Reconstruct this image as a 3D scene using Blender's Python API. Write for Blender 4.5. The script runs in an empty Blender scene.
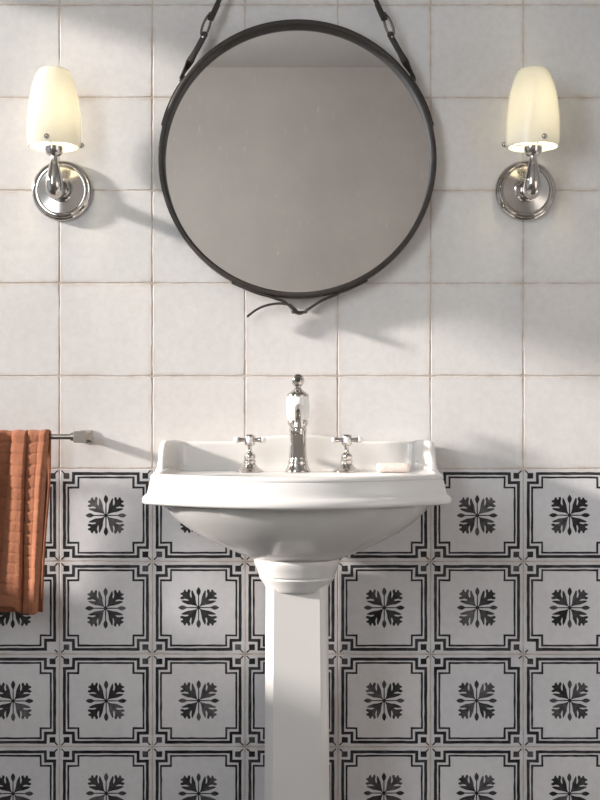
import bpy, bmesh, math, random
from mathutils import Vector, Matrix, noise
R = random.Random(7)
C = bpy.context.scene.collection
PI = math.pi

# ------------------------------------------------------------------ camera, world, light, exposure
CAM_D, CAM_Z, FPX, HORIZON = 2.6, 0.98, 1206.0, 415.0
cam = bpy.data.cameras.new('camera'); camo = bpy.data.objects.new('camera', cam); C.objects.link(camo)
camo.location = (0, -CAM_D, CAM_Z); camo.rotation_euler = (PI/2, 0, 0)
cam.sensor_fit = 'VERTICAL'; cam.sensor_height = 36; cam.lens = 36*FPX/800
cam.shift_y = (HORIZON-400)/800; cam.clip_start = 0.05
bpy.context.scene.camera = camo

SUN_DIR = Vector((1.0, 0.20, -0.32)).normalized()
SUN_E, SKY_E, FILL_W = 9.2, 0.6, 36.0
EXPO = 0.0

world = bpy.data.worlds.new('sky'); bpy.context.scene.world = world; world.use_nodes = True
bg = world.node_tree.nodes['Background']; bg.inputs[0].default_value = (0.80, 0.90, 1.0, 1); bg.inputs[1].default_value = SKY_E

sl = bpy.data.lights.new('sun', 'SUN'); sl.energy = SUN_E; sl.angle = math.radians(3.9); sl.color = (1.0, 0.925, 0.865)
so = bpy.data.objects.new('sun', sl); C.objects.link(so); so.location = (-4, -1, 3)
so.rotation_euler = SUN_DIR.to_track_quat('-Z', 'Y').to_euler()

# added fill lamp for ambient light, set in the invented second window
al = bpy.data.lights.new('window_daylight', 'AREA'); al.shape = 'RECTANGLE'; al.size = 1.45; al.size_y = 1.1
al.energy = FILL_W; al.color = (0.90, 0.95, 1.0)
ao = bpy.data.objects.new('window_daylight', al); C.objects.link(ao); ao.location = (-1.195, -2.2, 1.85)
ao.rotation_euler = Vector((1, 0, 0)).to_track_quat('-Z', 'Z').to_euler()

vs = bpy.context.scene.view_settings
vs.view_transform = 'Standard'; vs.look = 'None'; vs.gamma = 1; vs.exposure = EXPO; vs.use_curve_mapping = False
bpy.context.scene.cycles.max_bounces = 10
bpy.context.scene.cycles.diffuse_bounces = 6
bpy.context.scene.cycles.use_denoising = True

def at(px, py, d):
    """point at distance d in front of the tiled wall"""
    k = (CAM_D-d)/FPX
    return Vector(((px-300)*k, -d, CAM_Z+(HORIZON-py)*k))

# ------------------------------------------------------------------ materials
class NT:
    def __init__(s, name):
        s.m = bpy.data.materials.new(name); s.m.use_nodes = True; s.t = s.m.node_tree
        s.b = s.t.nodes['Principled BSDF']; s.out = s.t.nodes['Material Output']
    def n(s, typ, **kw):
        nd = s.t.nodes.new(typ)
        for k, v in kw.items(): setattr(nd, k, v)
        return nd
    def l(s, a, b): s.t.links.new(a, b)
    def set(s, **kw):
        for k, v in kw.items(): s.b.inputs[k.replace('_', ' ')].default_value = v
        return s
    def obj(s): return s.n('ShaderNodeTexCoord').outputs['Object']
    def noise(s, scale, detail=4, rough=.55, vec=None, stretch=None):
        nd = s.n('ShaderNodeTexNoise'); nd.inputs['Scale'].default_value = scale
        nd.inputs['Detail'].default_value = detail; nd.inputs['Roughness'].default_value = rough
        v = vec or s.obj()
        if stretch:
            mp = s.n('ShaderNodeMapping'); mp.inputs['Scale'].default_value = stretch; s.l(v, mp.inputs[0]); v = mp.outputs[0]
        s.l(v, nd.inputs['Vector']); return nd.outputs['Fac']
    def ramp(s, fac, stops):
        r = s.n('ShaderNodeValToRGB'); e = r.color_ramp.elements
        while len(e) < len(stops): e.new(.5)
        for i, (p, c) in enumerate(stops): e[i].position = p; e[i].color = (*c, 1) if len(c) == 3 else c
        s.l(fac, r.inputs[0]); return r.outputs[0]
    def mix(s, fac, a, b, mode='MIX'):
        m = s.n('ShaderNodeMix', data_type='RGBA', blend_type=mode)
        for sock, v in ((m.inputs[0], fac), (m.inputs[6], a), (m.inputs[7], b)):
            if isinstance(v, (int, float)): sock.default_value = v
            elif isinstance(v, tuple): sock.default_value = (*v, 1)
            else: s.l(v, sock)
        return m.outputs[2]
    def math(s, op, a, b=None, clamp=False):
        m = s.n('ShaderNodeMath', operation=op); m.use_clamp = clamp
        for sock, v in ((m.inputs[0], a), (m.inputs[1], b)):
            if v is None: continue
            if isinstance(v, (int, float)): sock.default_value = v
            else: s.l(v, sock)
        return m.outputs[0]
    def attr(s, name): return s.n('ShaderNodeAttribute', attribute_name=name).outputs['Fac']
    def bump(s, h, strength=.2, dist=.001):
        b = s.n('ShaderNodeBump'); b.inputs['Strength'].default_value = strength; b.inputs['Distance'].default_value = dist
        s.l(h, b.inputs['Height']); s.l(b.outputs[0], s.b.inputs['Normal'])

def tile_mat(name, base, tint, dark):
    m = NT(name); m.set(Roughness=.42)
    cloud = m.ramp(m.noise(5.5, 5, .6), [(.3, dark), (.62, base), (.8, tint)])
    fine = m.ramp(m.noise(60, 6, .7), [(.35, (.93, .93, .93)), (.6, (1, 1, 1))])
    c = m.mix(1.0, cloud, fine, 'MULTIPLY')
    shade = m.math('ADD', m.math('MULTIPLY', m.attr('tone'), .07), .955)
    cc = m.n('ShaderNodeCombineColor')
    for i in range(3): m.l(shade, cc.inputs[i])
    c = m.mix(1.0, c, cc.outputs[0], 'MULTIPLY')
    c = m.mix(m.attr('tone'), c, m.mix(1.0, c, (1.0, .976, .958), 'MULTIPLY'))
    worn = m.math('MULTIPLY', m.math('POWER', m.attr('edge'), 1.6), m.ramp(m.noise(16, 5, .65), [(.4, (0, 0, 0)), (.66, (1, 1, 1))]))
    c = m.mix(m.math('MULTIPLY', worn, .55, True), c, (.50, .41, .34))
    m.l(c, m.b.inputs['Base Color'])
    m.l(m.ramp(m.noise(9, 4), [(.3, (.34,)*3), (.7, (.52,)*3)]), m.b.inputs['Roughness'])
    h = m.math('ADD', m.noise(14, 3), m.math('MULTIPLY', m.noise(140, 3, .6), .18))
    m.bump(h, .28, .0022)
    return m.m

M = {}
M['white_tile'] = tile_mat('glazed white tile', (.745, .735, .728), (.785, .775, .768), (.69, .68, .673))
M['pattern_tile'] = tile_mat('patterned cement tile ground', (.755, .755, .78), (.79, .79, .815), (.69, .69, .712))
m = NT('grout'); m.set(Roughness=.95)
m.l(m.ramp(m.noise(30, 5, .7), [(.3, (.44, .36, .31)), (.7, (.66, .60, .55))]), m.b.inputs['Base Color']); M['grout'] = m.m
m = NT('pale grout'); m.set(Roughness=.95)
m.l(m.ramp(m.noise(25, 5, .7), [(.35, (.40, .33, .28)), (.65, (.60, .56, .53))]), m.b.inputs['Base Color']); M['pale_grout'] = m.m
m = NT('tile ink'); m.set(Roughness=.55, Specular_IOR_Level=.2)
w = m.math('MULTIPLY', m.ramp(m.noise(45, 5, .75), [(.38, (0,)*3), (.72, (1,)*3)]), .75)
w = m.math('ADD', m.math('MULTIPLY', w, m.math('ADD', m.attr('ink'), .25)), m.math('MULTIPLY', m.attr('ink'), .30), True)
m.l(m.mix(w, (.009, .009, .011), (.17, .165, .17)), m.b.inputs['Base Color']); M['ink'] = m.m

m = NT('white ceramic'); m.set(Base_Color=(.725, .71, .69, 1), Roughness=.16, Coat_Weight=.15, Coat_Roughness=.08); M['ceramic'] = m.m
m = NT('white porcelain'); m.set(Base_Color=(.86, .85, .83, 1), Roughness=.06, Coat_Weight=.5); M['porcelain'] = m.m
m = NT('polished nickel'); m.set(Base_Color=(.60, .57, .54, 1), Metallic=1.0, Roughness=.07); M['nickel'] = m.m
m = NT('brushed nickel'); m.set(Base_Color=(.60, .575, .55, 1), Metallic=1.0, Roughness=.15); M['brushed'] = m.m
m = NT('satin nickel'); m.set(Base_Color=(.42, .38, .34, 1), Metallic=1.0, Roughness=.32)
m.bump(m.noise(300, 2, vec=None, stretch=(.03, 1, 1)), .08, .0006); M['satin'] = m.m
m = NT('dark bronze'); m.set(Base_Color=(.16, .145, .13, 1), Metallic=1.0, Roughness=.3); M['bronze'] = m.m
m = NT('dark brown leather'); m.set(Roughness=.55)
m.l(m.ramp(m.noise(40, 5, .6), [(.3, (.022, .018, .015)), (.7, (.040, .034, .029))]), m.b.inputs['Base Color'])
m.bump(m.noise(420, 3), .25, .0006); M['leather'] = m.m
m = NT('leather mirror band'); m.set(Roughness=.5)
m.l(m.ramp(m.noise(30, 5, .6), [(.3, (.024, .019, .016)), (.7, (.042, .034, .029))]), m.b.inputs['Base Color'])
m.bump(m.noise(300, 3), .2, .0005); M['band'] = m.m
m = NT('mirror glass'); m.set(Base_Color=(.80, .785, .765, 1), Metallic=1.0, Roughness=.015); M['mirror'] = m.m

m = NT('opal glass')
df = m.n('ShaderNodeBsdfDiffuse'); df.inputs[0].default_value = (.90, .88, .84, 1)
tr = m.n('ShaderNodeBsdfTranslucent'); tr.inputs[0].default_value = (1.0, .98, .93, 1)
gl = m.n('ShaderNodeBsdfGlossy'); gl.inputs['Roughness'].default_value = .08
m1 = m.n('ShaderNodeMixShader'); m1.inputs[0].default_value = .42; m.l(df.outputs[0], m1.inputs[1]); m.l(tr.outputs[0], m1.inputs[2])
fr = m.n('ShaderNodeFresnel'); fr.inputs[0].default_value = 1.45
m2 = m.n('ShaderNodeMixShader'); m.l(fr.outputs[0], m2.inputs[0]); m.l(m1.outputs[0], m2.inputs[1]); m.l(gl.outputs[0], m2.inputs[2])
m.l(m2.outputs[0], m.out.inputs[0]); M['opal'] = m.m
m = NT('lit bulb'); m.set(Base_Color=(1, .9, .7, 1), Emission_Color=(1.0, .90, .60, 1), Emission_Strength=92.0); M['bulb'] = m.m

m = NT('terracotta cotton'); m.set(Roughness=.95, Sheen_Weight=.15, Sheen_Roughness=.5)
m.b.inputs['Sheen Tint'].default_value = (1, .75, .6, 1)
m.l(m.ramp(m.noise(35, 6, .7), [(.3, (.29, .103, .050)), (.7, (.40, .160, .083))]), m.b.inputs['Base Color'])
h = m.math('ADD', m.noise(330, 3, .7), m.math('MULTIPLY', m.noise(900, 2), .5))
m.bump(h, .8, .0022); M['towel'] = m.m

m = NT('marbled soap'); m.set(Roughness=.4, Subsurface_Weight=.15, Subsurface_Scale=.01)
m.l(m.ramp(m.noise(45, 5, .65), [(.38, (.80, .75, .71)), (.56, (.78, .66, .60)), (.7, (.82, .78, .74))]), m.b.inputs['Base Color']); M['soap'] = m.m

def plaster(name, a, b, rough=.85):
    m = NT(name); m.set(Roughness=rough)
    base = m.ramp(m.noise(2.2, 6, .6), [(.3, a), (.7, b)])
    scr = m.ramp(m.noise(18, 8, .8, stretch=(2.2, 1, .5)), [(.60, (0,)*3), (.70, (.5,)*3)])
    m.l(m.mix(scr, base, tuple(min(1, x*1.5) for x in b)), m.b.inputs['Base Color'])
    m.bump(m.noise(25, 6, .7), .2, .004); return m.m
M['plaster'] = plaster('worn taupe plaster', (.42, .375, .34), (.49, .44, .40))
M['side_plaster'] = plaster('warm white plaster', (.55, .54, .53), (.60, .59, .58))
M['ceil'] = plaster('grey ceiling paint', (.42, .39, .365), (.46, .43, .40))
m = NT('grey stone floor'); m.set(Roughness=.5)
m.l(m.ramp(m.noise(4, 6, .6), [(.3, (.16, .15, .14)), (.7, (.21, .20, .19))]), m.b.inputs['Base Color']); M['floor'] = m.m
m = NT('painted window wood'); m.set(Base_Color=(.75, .74, .72, 1), Roughness=.4); M['paint'] = m.m
m = NT('woven blind'); m.set(Base_Color=(.55, .52, .48, 1), Roughness=.9); M['blind'] = m.m  # cloth of the piece added to block sun
m = NT('window pane')
tp = m.n('ShaderNodeBsdfTransparent'); g2 = m.n('ShaderNodeBsdfGlossy'); g2.inputs['Roughness'].default_value = .02
mx = m.n('ShaderNodeMixShader'); mx.inputs[0].default_value = .05
m.l(tp.outputs[0], mx.inputs[1]); m.l(g2.outputs[0], mx.inputs[2]); m.l(mx.outputs[0], m.out.inputs[0]); M['pane'] = m.m

# ------------------------------------------------------------------ helpers
def root_of(o):
    while o.parent: o = o.parent
    return o
def mesh(name, vf, mats, parent=None, smooth=40, origin=None):
    v, f = vf[0], vf[1]
    me = bpy.data.meshes.new(name)
    off = Vector(origin) if origin else (root_of(parent).location.copy() if parent else Vector())
    me.from_pydata([Vector(p)-off for p in v], [], f)
    bm = bmesh.new(); bm.from_mesh(me); bmesh.ops.recalc_face_normals(bm, faces=bm.faces); bm.to_mesh(me); bm.free()
    if not isinstance(mats, (list, tuple)): mats = [mats]
    for mt in mats: me.materials.append(mt)
    if smooth:
        me.shade_smooth(); me.set_sharp_from_angle(angle=math.radians(smooth))
    o = bpy.data.objects.new(name, me); C.objects.link(o)
    if parent: o.parent = parent
    elif origin: o.location = origin
    return o
def thing(name, label, cat, loc=(0, 0, 0), group=None):
    o = bpy.data.objects.new(name, None); C.objects.link(o); o.location = loc; o.empty_display_size = .05
    return tag(o, label, cat, group)
def tag(o, label, cat, group=None):
    o['label'] = label; o['category'] = cat
    if group: o['group'] = group
    return o
def struct(o): o['kind'] = 'structure'; return o
def join(*parts):
    v, f = [], []
    for a in parts:
        n = len(v); v += list(a[0]); f += [tuple(i+n for i in q) for q in a[1]]
    return v, f
def loft(rings, cap0=False, cap1=False, closed=True):
    n = len(rings[0]); v = [p for r in rings for p in r]; f = []
    for i in range(len(rings)-1):
        for j in range(n if closed else n-1):
            k = (j+1) % n; f.append((i*n+j, i*n+k, (i+1)*n+k, (i+1)*n+j))
    if cap0: f.append(tuple(range(n))[::-1])
    if cap1: f.append(tuple((len(rings)-1)*n+j for j in range(n)))
    return v, f
def lathe(prof, c, axis='z', n=48):
    """prof (radius, height) turned about the axis through c"""
    rings = []
    for r, h in prof:
        ring = []
        for j in range(n):
            a = 2*PI*j/n; x, y = r*math.cos(a), r*math.sin(a)
            ring.append(Vector(c)+(Vector((x, y, h)) if axis == 'z' else Vector((x, -h, y))))
        rings.append(ring)
    return loft(rings, prof[0][0] > 1e-6, prof[-1][0] > 1e-6)
def catmull(pts, n):
    P = [Vector(p) for p in pts]; P = [2*P[0]-P[1]]+P+[2*P[-1]-P[-2]]; out = []
    for i in range(1, len(P)-2):
        for k in range(n):
            t = k/n; a, b, c, d = P[i-1], P[i], P[i+1], P[i+2]
            out.append(.5*((2*b)+(c-a)*t+(2*a-5*b+4*c-d)*t*t+(3*b-a-3*c+d)*t**3))
    return out+[P[-2]]
def tube(path, radii, n=20, closed=False):
    """round bar along a path, one radius per point"""
    m_ = len(path); rings = []; up = None
    if not hasattr(radii, '__len__'): radii = [radii]*m_
    for i, p in enumerate(path):
        if closed: t = path[(i+1) % m_]-path[i-1]
        else: t = path[min(i+1, m_-1)]-path[max(i-1, 0)]
        t.normalize()
        if up is None:
            up = Vector((0, 0, 1)) if abs(t.z) < .9 else Vector((0, 1, 0))
        u = (up-t*up.dot(t)).normalized(); w_ = t.cross(u); up = u
        rings.append([p+radii[i]*(u*math.cos(2*PI*j/n)+w_*math.sin(2*PI*j/n)) for j in range(n)])
    if closed: rings.append(rings[0]); return loft(rings)
    return loft(rings, True, True)
def ribbon(path, widths, wdirs, th):
    """strap: a flat band along a path with a width direction per point, slightly rounded edges"""
    m_ = len(path); rings = []
    for i, p in enumerate(path):
        t = (path[min(i+1, m_-1)]-path[max(i-1, 0)]).normalized()
        w_ = Vector(wdirs[i]); w_ = (w_-t*w_.dot(t)).normalized(); nn = t.cross(w_)
        a, h = widths[i]/2, th/2
        rings.append([p+w_*x+nn*y for x, y in ((-a, -h*.5), (-a+h*.6, -h), (a-h*.6, -h), (a, -h*.5), (a, h*.5), (a-h*.6, h), (-a+h*.6, h), (-a, h*.5))])
    return loft(rings, True, True)
def box(x0, x1, y0, y1, z0, z1):
    v = [(x, y, z) for x in (x0, x1) for y in (y0, y1) for z in (z0, z1)]
    return v, [(0, 1, 3, 2), (4, 6, 7, 5), (0, 4, 5, 1), (2, 3, 7, 6), (0, 2, 6, 4), (1, 5, 7, 3)]
def bevel(o, w_, seg=3):
    md = o.modifiers.new('bevel', 'BEVEL'); md.width = w_; md.segments = seg; md.limit_method = 'ANGLE'; md.angle_limit = math.radians(30); return o
def sphere(c, r, n=20, sq=(1, 1, 1)):
    k = 12
    rings = [[Vector(c)+Vector((r*sq[0]*math.sin(PI*i/k)*math.cos(2*PI*j/n), r*sq[1]*math.sin(PI*i/k)*math.sin(2*PI*j/n), r*sq[2]*math.cos(PI*i/k))) for j in range(n)] for i in range(1, k)]
    return loft(rings, True, True)
def lerp(a, b, t): return a+(b-a)*t
def smooth(a, b, x):
    t = max(0, min(1, (x-a)/(b-a))); return t*t*(3-2*t)

# ------------------------------------------------------------------ room shell
X0, X1, Y0, Z1 = -1.2, 1.35, -3.4, 2.7
TILE, GX, SEAM = 0.2, -0.1185, 0.8642
struct(mesh('floor', box(X0-.3, X1+.1, Y0-.1, .1, -.1, 0), M['floor'], smooth=0))
struct(mesh('ceiling', box(X0-.3, X1+.1, Y0-.1, .1, Z1, Z1+.1), M['ceil'], smooth=0))
struct(mesh('wall_front', box(X0-.3, X1+.1, Y0-.1, Y0, 0, Z1), M['plaster'], smooth=0))
struct(mesh('wall_right', box(X1, X1+.1, Y0, .1, 0, Z1), M['side_plaster'], smooth=0))
W1 = (-.98, -.045, .82, 2.10); W2 = (-2.95, -1.45, 1.28, 2.42)      # openings y0, y1, z0, z1
T = .10
def wall_piece(y0, y1, z0, z1): return box(X0-T, X0, y0, y1, z0, z1)
struct(mesh('wall_left', join(
    wall_piece(Y0, W2[0], 0, Z1), wall_piece(W2[0], W2[1], 0, W2[2]), wall_piece(W2[0], W2[1], W2[3], Z1),
    wall_piece(W2[1], W1[0], 0, Z1), wall_piece(W1[0], W1[1], 0, W1[2]), wall_piece(W1[0], W1[1], W1[3], Z1),
    wall_piece(W1[1], .1, 0, Z1)), M['side_plaster'], smooth=0))
for i, W in enumerate((W1, W2)):  # the second window is unseen, added to hold the fill lamp
    y0, y1, z0, z1 = W; xa, xb = X0-T+.005, X0-T+.03; q = .02
    wo = struct(mesh('window_%d' % (i+1), join(box(xa, xb, y0, y1, z0, z0+q), box(xa, xb, y0, y1, z1-q, z1),
         box(xa, xb, y0, y0+q, z0+q, z1-q), box(xa, xb, y1-q, y1, z0+q, z1-q)), M['paint'], smooth=0))
    mesh('pane', box(xa+.01, xa+.014, y0+q, y1-q, z0+q, z1-q), M['pane'], wo, 0)
    if i == 0:  # unseen piece added to keep sun off the upper right wall
        mesh('roller_blind', join(box(X0-.045, X0-.043, y0+.005, -.28, 1.69, 2.03), tube([Vector((X0-.044, y0+.005, 2.035)), Vector((X0-.044, -.28, 2.035))], .016),
             box(X0-.05, X0-.038, y0+.005, -.28, 1.675, 1.69)), M['blind'], wo, 0)

# ---- tiled back wall: white squares above, patterned squares below, one mesh
class Wall:
    def __init__(s): s.v, s.f, s.mi, s.tone, s.ink, s.edge = [], [], [], [], [], []
    def vert(s, x, y, z, e=0.0): s.v.append((x, y, z)); s.edge.append(e); return len(s.v)-1
    def face(s, idx, mi, tone=0, ink=0): s.f.append(tuple(idx)); s.mi.append(mi); s.tone.append(tone); s.ink.append(ink)
wl = Wall()
def add_tile(x0, x1, z0, z1, half, wob, mi, tone, seed):
    K = 14
    def nz(x, z): return noise.noise(Vector((x*55+seed, z*55, seed*3.1)))*wob+noise.noise(Vector((x*190, seed, z*190)))*wob*.5
    def loop(inset, y, e, w_):
        a0, a1, b0, b1 = x0+inset, x1-inset, z0+inset, z1-inset; out = []
        rc = .004
        for k in range(K): t = k/K; out.append((lerp(a0, a1, t), b0+w_*nz(lerp(a0, a1, t), b0)))
        for k in range(K): t = k/K; out.append((a1+w_*nz(a1, lerp(b0, b1, t)), lerp(b0, b1, t)))
        for k in range(K): t = k/K; out.append((lerp(a1, a0, t), b1+w_*nz(lerp(a1, a0, t), b1)))
        for k in range(K): t = k/K; out.append((a0+w_*nz(a0, lerp(b1, b0, t)), lerp(b1, b0, t)))
        for q in (0, K, 2*K, 3*K):   # soften the corners
            cx, cz = (a0+a1)/2, (b0+b1)/2; x, z = out[q]
            out[q] = (x+(.0012 if x < cx else -.0012), z+(.0012 if z < cz else -.0012))
        return [wl.vert(x, y, z, e) for x, z in out]
    L = [loop(half, .0016, 1, 1), loop(half+.0002, .0005, 1, 1), loop(half+.0012, 0, 1, .8), loop(half+.011, 0, 0, 0)]
    n = 4*K
    for a, b in zip(L, L[1:]):
        for j in range(n): wl.face((a[j], a[(j+1) % n], b[(j+1) % n], b[j]), mi, tone)
    wl.face(L[-1], mi, tone)
PX = TILE/92.6
INK_Y = -.00018
def jit(a=.16): return R.uniform(-a, a)*PX
def poly(pts, ink):
    wl.face([wl.vert(x, INK_Y, z) for x, z in pts], 4, 0, ink)
def notched(off, notch):
    a, b = off, notch; S = 92.6
    return [(a, b), (b, b), (b, a), (S-b, a), (S-b, b), (S-a, b), (S-a, S-b), (S-b, S-b), (S-b, S-a), (b, S-a), (b, S-b), (a, S-b)]
def stroke_loop(off, notch, half, ink, x0, z0):
    outer = notched(off-half, notch-half); inner = notched(off+half, notch+half)
    o2, i2 = [], []
    for k in range(12):
        pa, pb, qa, qb = outer[k], outer[(k+1) % 12], inner[k], inner[(k+1) % 12]
        m_ = max(1, int(math.dist(pa, pb)/7))
        for t in range(m_):
            u = t/m_; o2.append((lerp(pa[0], pb[0], u)*PX+jit(.22), lerp(pa[1], pb[1], u)*PX+jit(.22)))
            i2.append((lerp(qa[0], qb[0], u)*PX+jit(.22), lerp(qa[1], qb[1], u)*PX+jit(.22)))
    vo = [wl.vert(x0+x, INK_Y, z0+z) for x, z in o2]; vi = [wl.vert(x0+x, INK_Y, z0+z) for x, z in i2]; n = len(vo)
    for j in range(n):
        wl.face((vo[j], vo[(j+1) % n], vi[(j+1) % n], vi[j]), 4, 0, min(1, max(0, ink+R.uniform(-.08, .08))))
LEAF = [(1.0, 1.0), (2.2, 4.2), (2.8, 7.5), (3.2, 10.5), (4.6, 14.2), (6.2, 17.4), (7.0, 16.8), (7.3, 14.0), (7.0, 11.4), (7.3, 9.6), (8.5, 11.4),
        (8.9, 13.8), (8.1, 16.4), (9.1, 18.5), (10.5, 17.9), (11.4, 15.5), (12.4, 16.0), (13.2, 18.1), (14.8, 17.6), (15.0, 16.0), (15.7, 15.7)]
LEAF = LEAF+[(b, a) for a, b in LEAF[-2:0:-1]]
BUD = [(11.4, .35), (13.0, 1.1), (15.0, 2.05), (17.0, 2.15), (18.8, 1.35), (20.6, .1), (18.8, -1.35), (17.0, -2.15), (15.0, -2.05), (13.0, -1.1), (11.4, -.35)]
def motif(x0, z0):
    cx, cz = x0+TILE/2+R.uniform(-.4, .4)*PX, z0+TILE/2+R.uniform(-.4, .4)*PX
    g = R.uniform(0, .25)
    for sx, sz in ((1, 1), (-1, 1), (1, -1), (-1, -1)):
        ink = min(1, max(0, g+R.choice((.05, .1, .3, .55, .75))))
        poly([(cx+sx*x*PX+jit(), cz+sz*z*PX+jit()) for x, z in LEAF], ink)
    for k in range(4):
        a = k*PI/2; c_, s_ = math.cos(a), math.sin(a); ink = g+R.choice((.0, .15, .4, .6))
        poly([(cx+(r*c_-t*s_)*PX+jit(.1), cz+(r*s_+t*c_)*PX+jit(.1)) for r, t in BUD], min(1, ink))
        poly([(cx+(r*c_-t*s_)*PX, cz+(r*s_+t*c_)*PX) for r, t in ((.8, -.6), (11.6, -.5), (11.6, .5), (.8, .6))], .12)
        b = a+PI/4; c_, s_ = math.cos(b), math.sin(b)
        poly([(cx+(r*c_-t*s_)*PX, cz+(r*s_+t*c_)*PX) for r, t in ((0, -.5), (2.6, -.5), (2.6, .5), (0, .5))], .1)
    stroke_loop(4.9, 14.0, 1.48, R.uniform(.05, .32), x0, z0)
    stroke_loop(8.7, 18.8, .98, R.uniform(.05, .25), x0, z0)
    S = 92.6
    for u in (0, 1):
        for v_ in (0, 1):
            f = lambda p, q: (x0+(S-p if u else p)*PX+jit(.2), z0+(S-q if v_ else q)*PX+jit(.2))
            if R.random() > .04:
                poly([f(4.0, 4.2), f(9.9, 4.2), f(9.9, 10.0), f(4.0, 10.0)], R.choice((.05, .2, .45, .7)))
            poly([f(1.3, 2.2), f(2.2, 1.3), f(5.0, 4.1), f(4.1, 5.0)], R.uniform(.0, .3))
cols = range(-6, 8)
sd = 0
for row in range(-5, 10):
    for cidx in cols:
        x0, z0 = GX+cidx*TILE, SEAM+row*TILE; x1, z1 = x0+TILE, z0+TILE
        x0c, x1c, z0c, z1c = max(x0, X0), min(x1, X1), max(z0, 0), min(z1, Z1)
        if x1c-x0c < .03 or z1c-z0c < .03: continue
        sd += 1; up = row >= 0
        add_tile(x0c, x1c, z0c, z1c, R.uniform(.0008, .0014) if up else R.uniform(.0006, .0009), .0014 if up else .0005, 2 if up else 3, R.random(), sd*1.37)
        if not up and x1c-x0c > .199 and z1c-z0c > .199: motif(x0, z0)
def backing(z0, z1, y, mi):
    wl.face([wl.vert(x, y, z) for x, z in ((X0, z0), (X1, z0), (X1, z1), (X0, z1))], mi)
backing(0, SEAM-.0004, .0008, 1); backing(SEAM-.0004, Z1, .0008, 0)
vb = [wl.vert(x, y, z) for x in (X0, X1) for y in (.003, .1) for z in (0, Z1)]
for q in ((0, 1, 3, 2), (4, 6, 7, 5), (0, 4, 5, 1), (2, 3, 7, 6), (0, 2, 6, 4), (1, 5, 7, 3)): wl.face([vb[i] for i in q], 0)
me = bpy.data.meshes.new('wall_back'); me.from_pydata(wl.v, [], wl.f)
for mt in ('grout', 'pale_grout', 'white_tile', 'pattern_tile', 'ink'): me.materials.append(M[mt])
me.polygons.foreach_set('material_index', wl.mi)
a = me.attributes.new('tone', 'FLOAT', 'FACE'); a.data.foreach_set('value', wl.tone)
a = me.attributes.new('ink', 'FLOAT', 'FACE'); a.data.foreach_set('value', wl.ink)
a = me.attributes.new('edge', 'FLOAT', 'POINT'); a.data.foreach_set('value', wl.edge)
wb = bpy.data.objects.new('wall_back', me); C.objects.link(wb); struct(wb)

# ------------------------------------------------------------------ pedestal basin
BX = -0.006
sink = thing('pedestal_sink', 'white ceramic pedestal washbasin with moulded rim and low upstand, centred below the round mirror', 'sink', (BX, -.19, 0))
N = 224
def rim_outline(ins):
    w_, dc, df, cb = .2935-ins, .335-ins*.9, .462-ins, .003+max(0, ins-.03)
    pts = []
    K = 40
    for k in range(K+1):
        x = w_*(-1+2*k/K); pts.append((x, cb))
    # right side forward, rounded corner, bowed front, back along the left
    side = [(w_, lerp(cb, dc-.02, k/10)) for k in range(1, 11)]
    front = []
    for k in range(61):
        u = 1-2*k/60; ua = abs(u)
        front.append((w_*u*(1-.006*(ua > .99)), dc+(df-dc)*(1-ua**2.0)))
    pts += side+front+[(-x, y) for x, y in side[::-1]]
    return pts
def ray_ring(outline, z, cx=0, cy=.215, soft=0):
    ring = []
    n = len(outline)
    rr = []
    for j in range(N):
        a = 2*PI*j/N; dx, dy = math.cos(a), math.sin(a); best = 0
        for i in range(n):
            x1, y1 = outline[i][0]-cx, outline[i][1]-cy; x2, y2 = outline[(i+1) % n][0]-cx, outline[(i+1) % n][1]-cy
            den = dx*(y2-y1)-dy*(x2-x1)
            if abs(den) < 1e-12: continue
            t = (x1*(y2-y1)-y1*(x2-x1))/den; u = (x1*dy-y1*dx)/den
            if t > 0 and -1e-9 <= u <= 1+1e-9: best = max(best, t)
        rr.append(best)
    for _ in range(soft):
        rr = [(rr[j-1]+2*rr[j]+rr[(j+1) % N])/4 for j in range(N)]
    for j in range(N):
        a = 2*PI*j/N; ring.append(Vector((BX+cx+rr[j]*math.cos(a), -(cy+rr[j]*math.sin(a)), z)))
    return ring
def ell_ring(w_, df, db, z, e=2.0, cx=0):
    dc = (df+db)/2; r = (df-db)/2; ring = []
    for j in range(N):
        a = 2*PI*j/N; c_, s_ = math.cos(a), math.sin(a)
        ring.append(Vector((BX+cx+w_*math.copysign(abs(c_)**(2/e), c_), -(dc+r*math.copysign(abs(s_)**(2/e), s_)), z)))
    return ring
def blend(r1, r2, t, z): return [Vector((lerp(p.x, q.x, t), lerp(p.y, q.y, t), z)) for p, q in zip(r1, r2)]
rings = [ell_ring(.070, .255, .125, .690, 2.1), ell_ring(.084, .270, .112, .693, 2.1), ell_ring(.098, .285, .06, .698, 2.1), ell_ring(.122, .307, .04, .7075, 2.1),
         ell_ring(.144, .326, .03, .7175, 2.1), ell_ring(.164, .344, .022, .7275, 2.1), ell_ring(.184, .361, .016, .738, 2.1), ell_ring(.203, .377, .014, .749, 2.15),
         ell_ring(.222, .393, .008, .763, 2.2), ell_ring(.238, .407, .005, .777, 2.3), ell_ring(.252, .419, .004, .793, 2.45), ell_ring(.262, .427, .004, .808, 2.6)]
rings.append(ray_ring(rim_outline(.022), .8125, soft=3))
for ins, z in ((.006, .8115), (.002, .813), (0, .8165), (.0004, .823), (.003, .8275), (.0065, .8295), (.0085, .8320), (.0100, .838), (.0116, .846), (.0132, .854),
               (.0150, .859), (.0140, .8605), (.0142, .8635), (.0165, .8668), (.021, .8688), (.026, .8692), (.032, .8682), (.038, .8655), (.044, .8632), (.052, .862), (.062, .8618)):
    rings.append(ray_ring(rim_outline(ins), z, soft=2))
b_in = ell_ring(.205, .405, .150, .862, 2.5)
rings.append(blend(rings[-1], b_in, .5, .8618))
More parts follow.
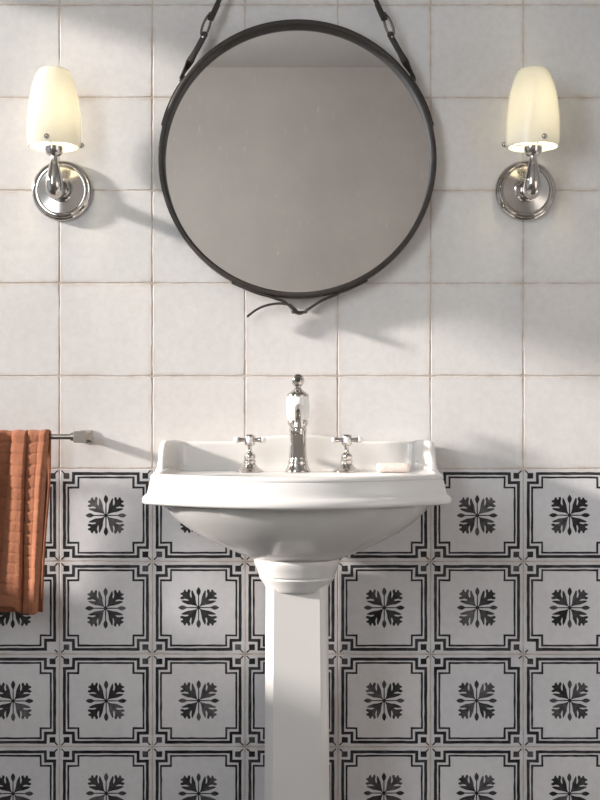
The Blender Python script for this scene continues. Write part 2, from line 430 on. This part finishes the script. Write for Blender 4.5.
for s_, z in ((1.04, .8612), (1.0, .858), (.97, .848), (.93, .82), (.86, .785), (.74, .755), (.55, .735), (.3, .724), (.1, .720)):
    cx, cy = BX, -.275
    rings.append([Vector((cx+(p.x-cx)*s_, cy+(p.y-cy)*s_, z)) for p in b_in])
basin = mesh('basin', loft(rings, True, True), M['ceramic'], sink, 50)

# upstand along the wall with curved wings at the ends
st = []
for k in range(25):
    x = .235*k/24; st.append((x, .028, x*.262/.235, .0035, .9235+.0135*(1-smooth(.03, .15, x))))
wing = [((.240, .031), (.268, .004)), ((.2455, .033), (.273, .006)), ((.251, .0325), (.278, .011)), ((.2545, .035), (.2815, .019)), ((.259, .043), (.284, .030)), ((.264, .054), (.2855, .043)),
        ((.2685, .067), (.2865, .058)), ((.2715, .080), (.2872, .073)), ((.2735, .090), (.2876, .085)), ((.275, .099), (.288, .096)), ((.2758, .106), (.288, .104)), ((.2765, .112), (.288, .111))]
hh = [.9245, .926, .927, .927, .927, .927, .9265, .924, .917, .905, .888, .868]
for (i_, o_), h in zip(wing, hh): st.append((*i_, *o_, h))
def section(s, sg):
    xi, di, xo, do, h = s; out = []
    vx, vd = xo-xi, do-di; zb = .8585; H = h-zb; r = min(.007, H*.4)
    def pt(t, e, z): return Vector((BX+sg*(xi+vx*t), -(di+vd*t), z))+Vector((sg*e[0], -e[1], 0))
    fl = .012*smooth(.22, .262, xi)
    inl = .010
    il = math.hypot(vx, vd); nx, nd = -vx/il, -vd/il
    for z, f_ in ((0, 1), (.12, .55), (.3, .22), (.55, .05)): out.append(pt(1, (fl*f_, 0), zb+H*z))
    out.append(pt(1, (0, 0), h-r))
    for q in (25, 50, 75): a = math.radians(q); out.append(pt(1-(1-math.cos(a))*.3, (0, 0), h-r+r*math.sin(a)))
    out += [pt(.55, (0, 0), h), pt(.4, (0, 0), h)]
    for q in (75, 50, 25): a = math.radians(q); out.append(pt((1-math.cos(a))*.3, (0, 0), h-r+r*math.sin(a)))
    out.append(pt(0, (0, 0), h-r))
    for z, f_ in ((.5, 0), (.3, .08), (.14, .35), (0.05, 1)): out.append(pt(0, (nx*inl*f_, nd*inl*f_), zb+H*z))
    out.append(pt(0, (nx*inl, nd*inl), zb))
    return out
secs = [section(s, -1) for s in st[:0:-1]]+[section(s, 1) for s in st]
mesh('upstand', loft(secs, True, True), M['ceramic'], sink, 60)
# drain in the bowl
mesh('drain', lathe([(.0, .0), (.020, .0), (.021, .002), (.017, .0035), (.0, .0036)], (BX, -.275, .7195), n=32), M['nickel'], basin)
# pedestal: faceted shaft with moulded collar
def octa(hw, ch, d0, d1, z):
    return [Vector((BX+x, -d, z)) for x, d in ((hw-ch, d1), (hw-ch*.25, d1-ch*.62), (hw, d1-ch), (hw, d0+ch), (hw-ch, d0), (-hw+ch, d0), (-hw, d0+ch), (-hw, d1-ch), (-hw+ch*.25, d1-ch*.62), (-hw+ch, d1))]
sh = []
for z, hw in ((.0, .092), (.03, .092), (.034, .088), (.05, .086), (.075, .074), (.085, .0685), (.092, .0655), (.30, .0632), (.60, .0612), (.688, .0608)):
    e = hw-.0608; sh.append(octa(hw, .0165, max(.004, .03-e), .256+e, z))
shaft = loft(sh, True, True)
def cr(w_, z): return [Vector((BX+w_*math.copysign(abs(math.cos(a))**.8, math.cos(a)), -(.190+(w_+.014)*math.copysign(abs(math.sin(a))**.8, math.sin(a))), z)) for a in [2*PI*j/96 for j in range(96)]]
collar = loft([cr(w_, z) for w_, z in ((.050, .634), (.0600, .6345), (.0625, .637), (.0655, .643), (.0695, .6495), (.0735, .6555), (.0755, .6590), (.0752, .6610), (.0738, .6625), (.0738, .6645), (.0772, .6650), (.0783, .668), (.0800, .674), (.0830, .681), (.0853, .687), (.0860, .692), (.0845, .697), (.075, .698), (.05, .698))], True, True)
mesh('pedestal', join(shaft, collar), M['ceramic'], sink, 22)

# ------------------------------------------------------------------ taps and spout
LEDGE = .8618
fx, fd = -.0042, .092
LEDGE += .0004
sp = thing('basin_spout', 'tall nickel spout with white porcelain barrel and ball knob, between the two cross-handle taps', 'faucet', (fx, -fd, LEDGE))
c = (fx, -fd, LEDGE)
mesh('body', lathe([(0, 0), (.0268, 0), (.0268, .0025), (.0245, .006), (.0218, .013), (.0202, .0175), (.0205, .019), (.0205, .0225), (.0194, .024), (.0186, .030), (.0178, .045), (.0174, .062), (.0175, .080),
        (.0180, .084), (.0185, .087), (.0170, .090), (.0180, .094), (.0208, .098), (.0214, .103), (.0205, .108), (.0, .108)], c), M['nickel'], sp, 50)
mesh('barrel', lathe([(0, .107), (.0205, .107), (.0230, .113), (.0243, .124), (.0245, .138), (.0236, .150), (.0222, .1565), (0, .1565)], c), M['porcelain'], sp, 50)
mesh('cap', lathe([(0, .156), (.0226, .156), (.0230, .1585), (.0212, .162), (.0150, .166), (.0095, .170), (.0065, .1735), (.0058, .1765), (.0, .1765)], c), M['nickel'], sp, 50)
knob = mesh('knob', join(sphere((fx, -fd, LEDGE+.1895), .0134, 24, (1, 1, 1.06)), lathe([(0, 0), (.0065, 0), (.0072, .002), (.0, .0024)], (fx, -fd, LEDGE+.1755))), M['nickel'], sp, 60)
mesh('knob_button', lathe([(0, .0100), (.0058, .0100), (.0060, .0126), (.0050, .0142), (0, .0146)], (fx, -fd, LEDGE+.1918), 'y', 20), M['bronze'], knob)
path = catmull([(fx, -fd-.012, LEDGE+.132), (fx, -fd-.035, LEDGE+.1335), (fx, -fd-.065, LEDGE+.131), (fx, -fd-.092, LEDGE+.122), (fx, -fd-.108, LEDGE+.106), (fx, -fd-.112, LEDGE+.092)], 8)
n_ = len(path); rad = [lerp(.0105, .0072, min(1, i/(n_*.5))) if i < n_*.8 else lerp(.0072, .0084, (i-n_*.8)/(n_*.2)) for i in range(n_)]
mesh('spout', tube(path, rad, 24), M['nickel'], sp, 50)
for s_ in (-1, 1):
    mesh('screw', sphere((fx+s_*.0135, -fd-.0175, LEDGE+.103), .0042, 14), M['nickel'], sp)
mesh('front_plate', box(fx-.0100, fx+.0100, -fd-.0200, -fd-.0145, LEDGE+.030, LEDGE+.078), M['nickel'], sp, 30)

def cross_tap(x, label):
    t = thing('basin_tap', label, 'tap', (x, -fd, LEDGE), 'cross-handle taps on the basin')
    c = (x, -fd, LEDGE)
    mesh('base', lathe([(0, 0), (.0290, 0), (.0290, .0018), (.0255, .0040), (.0195, .0075), (.0150, .0118), (.0122, .0160), (.0118, .019), (.0128, .0205), (.0128, .0235), (.0105, .0250), (.0112, .0275),
         (.0122, .030), (.0120, .0345), (.0095, .0375), (.0062, .0395), (.0048, .044), (.0046, .050), (.0056, .0545), (0, .0545)], c, n=40), M['nickel'], t, 50)
    hz = LEDGE+.0660
    mesh('hub', lathe([(0, -.0118), (.0075, -.0118), (.0102, -.0100), (.0112, -.006), (.0112, .007), (.0100, .0100), (.0080, .0112), (0, .0118)], (x, -fd, hz), n=24), M['nickel'], t, 50)
    for ax in ((1, 0), (-1, 0), (0, 1), (0, -1)):
        d_ = Vector((ax[0], ax[1], 0)); o_ = Vector((x, -fd, hz))
        prof = [(.008, .0046), (.012, .0042), (.016, .0044), (.0205, .0054), (.0235, .0060), (.0262, .0056), (.0268, .0020)]
        arm = mesh('handle_arm', tube([o_+d_*a for a, _ in prof], [r for _, r in prof], 16), M['nickel'], t, 50)
        tip = mesh('handle_tip', sphere(o_+d_*.0272, .0068, 16), M['porcelain'], arm, 60)
        tip['label'] = 'white porcelain tip'
    return t
cross_tap(-.1042, 'polished cross-handle tap to the left of the tall spout')
cross_tap(.0968, 'polished cross-handle tap right of the tall spout, on the side of the soap')

# soap
bm = bmesh.new(); bmesh.ops.create_cube(bm, size=1)
bmesh.ops.scale(bm, vec=(.068, .044, .0185), verts=bm.verts); bmesh.ops.bevel(bm, geom=bm.edges[:], offset=.0085, segments=5, affect='EDGES', profile=.6)
bmesh.ops.subdivide_edges(bm, edges=[e for e in bm.edges if e.calc_length() > .02], cuts=4, use_grid_fill=True)
for v in bm.verts: v.co += v.co.normalized()*noise.noise(v.co*60)*.0008
so_v = ([Vector(v.co)+Vector((.1925, -.104, LEDGE+.0092)) for v in bm.verts], [tuple(v.index for v in f.verts) for f in bm.faces]); bm.verts.ensure_lookup_table(); bm.free()
tag(mesh('soap_bar', so_v, M['soap'], None, 60, (.1925, -.104, LEDGE)), 'pale pink marbled bar of soap on the right end of the basin ledge', 'soap')

# ------------------------------------------------------------------ round mirror hung on a leather strap
MC = Vector((-.0054, 0, 1.5255)); MR = .2960
mir = thing('round_mirror', 'large round mirror with dark leather band and buckled hanging straps, above the basin', 'mirror', (MC.x, 0, MC.z))
prof = [(MR-.0005, .004), (MR, .010), (MR, .036), (MR-.0015, .0395), (MR-.0040, .0405), (MR-.0082, .0405), (MR-.0106, .0395), (MR-.0116, .037), (MR-.0118, .018), (MR-.0118, .004)]
fr_ = lathe([(r, h) for r, h in prof+[prof[0]]], MC, 'y', 160)
fr_ = (fr_[0], [f for f in fr_[1] if len(f) == 4])
mesh('frame', fr_, M['band'], mir, 50)
mesh('glass', lathe([(0, .012), (MR-.0116, .012), (MR-.0116, .0165), (0, .0165)], MC, 'y', 128), M['mirror'], mir, 20)
def on_rim(deg, extra=0, d=.024):
    a = math.radians(deg); return Vector((MC.x+(MR+extra)*math.cos(a), -d, MC.z+(MR+extra)*math.sin(a)))
YV = Vector((0, 1, 0))
def mx_(p): return Vector((2*MC.x-p.x, p.y, p.z))
peg_z = 2.185
for sg in (-1, 1):
    S = (lambda p: p) if sg < 0 else mx_
    # leather tab leaving the rim, turning flat towards the ring
    pts = [on_rim(166-k*5.5, .0016) for k in range(5)]+[at(180.5, 79, .026), at(188.5, 64, .029), at(197, 49, .032), at(203.6, 37, .033)]
    pth = catmull(pts, 6); n_ = len(pth)
    wd = []; ws = []
    for i, p in enumerate(pth):
        t = smooth(.66, .86, i/(n_-1)); tg = (pth[min(i+1, n_-1)]-pth[max(i-1, 0)]).normalized(); inpl = Vector((tg.z, 0, -tg.x))
        v = YV*(1-t)+inpl*t; wd.append(v if sg < 0 else Vector((-v.x, v.y, v.z))); ws.append(lerp(.022, .0125, t))
    mesh('strap_tab', ribbon([S(p) for p in pth], ws, wd, .0034), M['leather'], mir, 40)
    # folded outer layer with the eye
    pts = [at(190, 61.5, .0335), at(194.5, 54, .0352), at(199, 46, .0362), at(205, 34.5, .0365)]
    pth = catmull(pts, 6); wd = [Vector((pts[-1]-pts[0]).cross(YV)) for _ in pth]
    if sg > 0: wd = [Vector((-v.x, v.y, v.z)) for v in wd]
    lp = mesh('strap_loop', join(ribbon([S(p) for p in pth], [lerp(.0105, .0125, i/(len(pth)-1)) for i in range(len(pth))], wd, .0028),
         lathe([(0, 0), (.0070, 0), (.0075, .001), (.0070, .0028), (0, .003)], S(at(204.4, 35, .0352)), 'y', 20)), M['leather'], mir, 40)
    mesh('rivet', lathe([(0, 0), (.0028, 0), (.0025, .0012), (0, .0016)], S(at(203, 37, .0382)), 'y', 16), M['nickel'], lp, 40)
    # elongated metal ring joining tab and hanging strap
    ca, cb_ = at(203.0, 35, .034), at(209.8, 15.5, .034); ax = (cb_-ca).normalized(); sd_ = Vector((ax.z, 0, -ax.x)); mid = (ca+cb_)/2; L = (cb_-ca).length/2
    ring = [S(mid+ax*L*math.cos(2*PI*k/32)*1.12+sd_*.0062*math.sin(2*PI*k/32)*(1.15-.2*math.cos(2*PI*k/32))) for k in range(32)]
    mesh('buckle_ring', tube(ring, .0027, 10, True), M['bronze'], mir, 60)
    # hanging strap up to the peg
    a0, a1 = at(209.6, 20.5, .0345), Vector((MC.x-.006, -.03, peg_z+.018))
    pts = [lerp(a0, a1, k/14) for k in range(15)]
    dirv = (a1-a0).normalized(); wv = Vector((dirv.z, -.25, -dirv.x)); wv = wv if sg < 0 else Vector((-wv.x, wv.y, wv.z))
    mesh('hanging_strap', join(ribbon([S(p) for p in pts], [.0108]*15, [wv]*15, .0034),
         ribbon([S(at(211.6, 12.6, .0315)), S(at(209.8, 17.0, .0385)), S(at(211.4, 19.8, .041)), S(at(214.2, 13.0, .039)), S(at(218, 4.5, .0375))], [.0108]*5, [wv]*5, .003)), M['leather'], mir, 40)
# strap gathered under the rim: two leads into a small buckle and the loose tail
def strip(pts, w0, w1, th=.0048):
    pth = catmull(pts, 8); n_ = len(pth); return ribbon(pth, [lerp(w0, w1, i/(n_-1)) for i in range(n_)], [YV]*n_, th)
mesh('strap_lead', strip([on_rim(242, .0017), on_rim(252, .0017), on_rim(258, .0022), at(275, 298.3, .024), at(284, 301.6, .024), at(290.5, 307.0, .024), at(295, 312, .024)], .020, .018), M['leather'], mir, 40)
mesh('strap_lead', strip([on_rim(300, .0017), on_rim(292, .0017), on_rim(287, .0017), at(338, 293.8, .024), at(322, 300.5, .024), at(310, 308.0, .024), at(304, 312.5, .024)], .020, .018), M['leather'], mir, 40)
mesh('strap_tail', strip([at(299, 313.6, .026), at(294.5, 308.5, .026), at(288, 304.6, .026), at(278, 303.6, .026), at(266, 305.6, .026), at(256, 310, .026), at(247, 316.8, .026)], .021, .012, .0042), M['leather'], mir, 40)
bc = at(299.5, 312.3, .026)
bk = [Vector((bc.x+dx, bc.y+dy, bc.z)) for dx, dy in ((-.0155, -.014), (.0155, -.014), (.0155, .014), (-.0155, .014))]
mesh('buckle', join(tube(bk[:2], .0019, 10), tube(bk[1:3], .0019, 10), tube(bk[2:], .0019, 10), tube([bk[3], bk[0]], .0019, 10),
     tube(catmull([bc+Vector((-.0165, -.014, .0065)), bc+Vector((-.011, -.015, -.0005)), bc+Vector((0, -.0155, -.0045)), bc+Vector((.011, -.015, -.0005)), bc+Vector((.0165, -.014, .0065))], 5), .0026, 10)), M['bronze'], mir, 40)
pg = mesh('wall_peg', lathe([(0, .0), (.016, .0), (.016, .004), (.010, .008), (.008, .012), (.008, .042), (.013, .046), (.015, .052), (.012, .058), (0, .060)], (MC.x, 0, peg_z), 'y', 32), M['bronze'], None, 40, (MC.x, 0, peg_z))
tag(pg, 'dark round wall peg holding the mirror strap high above the mirror', 'peg')

# ------------------------------------------------------------------ wall sconces
def sconce(x, label, scr):
    z = 1.462; ds = .09
    t = thing('wall_sconce', label, 'wall lamp', (x, 0, z), 'wall lamps either side of the mirror')
    mesh('back_plate', lathe([(0, 0), (.0640, 0), (.0650, .002), (.0650, .008), (.0635, .0115), (.0600, .0138), (.0575, .0130), (.0560, .0140), (.0545, .0158), (.0525, .0160), (.050, .0158), (.0492, .0150), (.0, .0150)], (x, 0, z), 'y', 72), M['nickel'], t, 35)
    mesh('plate_disc', lathe([(0, .0145), (.0488, .0145), (.0488, .0154), (.026, .0185), (.024, .0205), (0, .021)], (x, 0, z), 'y', 64), M['brushed'], t, 35)
    P = [(.018, 1.462, .0225), (.024, 1.4615, .0165), (.034, 1.459, .0130), (.048, 1.454, .0130), (.062, 1.4495, .0155), (.0745, 1.4490, .0178), (.0850, 1.4540, .0185), (.0895, 1.4650, .0178), (.0902, 1.478, .0155), (.0900, 1.494, .0118), (.0900, 1.510, .0080), (.0900, 1.526, .0068)]
    pc = catmull([(x, -a, b) for a, b, _ in P], 5); rc = [v.x for v in catmull([(r, 0, 0) for _, _, r in P], 5)]
    mesh('arm', tube(pc, rc, 28), M['nickel'], t, 60)
    c = (x, -ds, 0)
    mesh('cup', lathe([(0, 1.5185), (.0068, 1.5185), (.0120, 1.5200), (.0163, 1.5240), (.0188, 1.5305), (.0192, 1.5365), (.0198, 1.5385), (.0194, 1.5405), (.0165, 1.5425), (.0110, 1.5435), (0, 1.5435)], c), M['nickel'], t, 50)
    mesh('bulb_socket', lathe([(0, 1.5430), (.0115, 1.5430), (.0115, 1.578), (.010, 1.580), (0, 1.580)], c, n=28), M['porcelain'], t)
    mesh('bulb', lathe([(0.004, 1.579), (.010, 1.584), (.0150, 1.596), (.0180, 1.610), (.0172, 1.624), (.0130, 1.636), (.006, 1.643), (.0005, 1.644)], c, n=28), M['bulb'], t)
    out = [(.0536, 1.5375), (.0550, 1.550), (.0557, 1.570), (.0555, 1.588), (.0543, 1.606), (.0520, 1.627), (.0486, 1.648), (.0441, 1.667), (.0389, 1.683), (.0342, 1.6925), (.0300, 1.6975), (.0260, 1.6995)]
    inn = [(r-.0032, h) for r, h in out]; inn[-1] = (.0233, 1.6980)
    pf = out+inn[::-1]+[out[0]]
    sv = lathe(pf, c, n=72); sv = (sv[0], [f for f in sv[1] if len(f) == 4])
    shd = mesh('shade', sv, M['opal'], t, 60)
    for k in range(3):
        a = math.radians(scr+120*k); dv = Vector((math.cos(a), math.sin(a), 0)); o_ = Vector((x, -ds, 1.547))
        mesh('thumbscrew', join(tube([o_+dv*.047, o_+dv*.058], .0016, 10), sphere(o_+dv*.0590, .0060, 16)), M['nickel'], shd, 60)
        mesh('shade_holder', tube([Vector((x, -ds, 1.540))+dv*.012, Vector((x, -ds, 1.543))+dv*.030, o_+dv*.0475], .0014, 10), M['nickel'], t, 60)
sconce(-.5118, 'opal glass wall lamp left of the mirror, above the towel bar', 267)
sconce(.4848, 'opal glass wall lamp to the right of the mirror, on the shaded wall', 282)

# ------------------------------------------------------------------ towel bar and towel
BZ, BD = .9345, .072
tb = thing('towel_bar', 'satin nickel towel bar with square end posts, on the wall left of the basin', 'towel bar', (-.72, -BD, BZ))
mesh('rail', tube([Vector((-.985, -BD, BZ)), Vector((-.463, -BD, BZ))], .0058, 20), M['satin'], tb)
for s_, x in ((1, -.4605), (-1, -.9875)):
    b = .0098
    mesh('post', loft([[Vector((x+q*k, -d, BZ+w_*k)) for q, w_ in ((-1, -1), (1, -1), (1, 1), (-1, 1))] for d, k in ((0, .0128), (.004, .0128), (.006, .0075), (.045, .0082), (.066, .0118), (.0845, .0122), (.0855, .0112))], True, True), M['satin'], tb, 20)
    mesh('collar', tube([Vector((x-s_*.0195, -BD, BZ)), Vector((x-s_*.0115, -BD, BZ))], .0088, 24), M['satin'], tb)

# towel: one draped sheet with pleats; u across (0 right edge), v down the front
NU, NV = 150, 150
FL, BL = .364, .348
def lat(u, drop):
    """x of the towel at lateral fraction u (0 = right edge) and drop below the bar"""
    t = drop/FL
    xr = -.5240-.0205*t
    return xr-u*(.142+.003*t)
def relief(u, drop):
    t = max(0, min(1, drop/FL))
    xw = u*.145                                  # metres from the right edge
    eB = lerp(.0450, .0300, t)                  # crease between the two right pleats
    eA = lerp(.0765, .0800, t)                  # left border of the second pleat
    h = 0
    if xw < eB:
        q = xw/eB; h = .007+.022*(1-q)**.8*smooth(-.02, .16, q)
        h += .0030*math.sin(q*PI*2.6+.4)*(.4+.6*t)-.0025*math.exp(-((q-.42)/.07)**2)*(1-.6*t)
    elif xw < eA:
        q = (xw-eB)/(eA-eB)
        h = .004+.016*(1-.5*q-.5*q**5)*smooth(-.02, .14, q)
    else:
        q = (xw-eA); h = -.012+.040*smooth(.012, .050, q)+.003*math.sin(q*90+t*1.5)
    h -= .009*math.exp(-((xw-eB)/.0022)**2)
    return h
def towel_pt(u, s):
    # s: signed length along the cloth from the top of the bar (front +, back -)
    r = .0115
    if abs(s) <= r*PI/2:
        a = s/r; return Vector((lat(u, 0), -BD-r*math.sin(a)-max(0, math.sin(a))*.45*(relief(u, 0)+.006), BZ+r*math.cos(a)+.06*max(0, relief(u, 0))+.0008*math.sin(u*30)))
    drop = abs(s)-r*PI/2
    if s > 0:
        k = .45+.55*smooth(0, .10, drop)
        wv = .0018*noise.noise(Vector((u*9, drop*9, 1)))*smooth(0, .08, drop)
        rib = (.0012+.0012*(.5+.5*noise.noise(Vector((u*11, drop*30, 5)))))*(1-smooth(0, .0048, abs(((drop+.002*math.sin(u*14)) % .0235)-.0118)))
        hem = .0016*smooth(FL-.020, FL-.016, drop)
        y = -BD-r-k*(relief(u, drop)+.006)-wv+rib-hem-.004*drop/FL
        return Vector((lat(u, drop)+.0008*noise.noise(Vector((drop*40, u*3, 0))), y, BZ-drop+(.013*smooth(.22, .32, u)-.002*math.sin(u*12))*smooth(.1, FL, drop)))
    dr = drop*BL/FL
    y = -BD+r+.0035*math.sin(u*21)*smooth(0, .1, dr)+.010*smooth(0, .3, dr)
    return Vector((lat(u, dr)+.002*math.sin(dr*18), y, BZ-dr))
tv, tf = [], []
r_ = .0115*PI/2
svals = [-(r_+FL*(1.065-k/40*1.065)) for k in range(40)]+[lerp(-r_, r_, k/14) for k in range(15)]+[r_+FL*k/NV for k in range(1, NV+1)]
for s in svals:
    for i in range(NU+1): tv.append(towel_pt(i/NU, s))
for j in range(len(svals)-1):
    for i in range(NU):
        a = j*(NU+1)+i; tf.append((a, a+1, a+NU+2, a+NU+1))
tw = mesh('hand_towel', (tv, tf), M['towel'], None, 80, (-.65, -BD, BZ))
md = tw.modifiers.new('thickness', 'SOLIDIFY'); md.thickness = .0042; md.offset = 0
tag(tw, 'terracotta cotton towel hanging in pleats over the towel bar', 'towel')
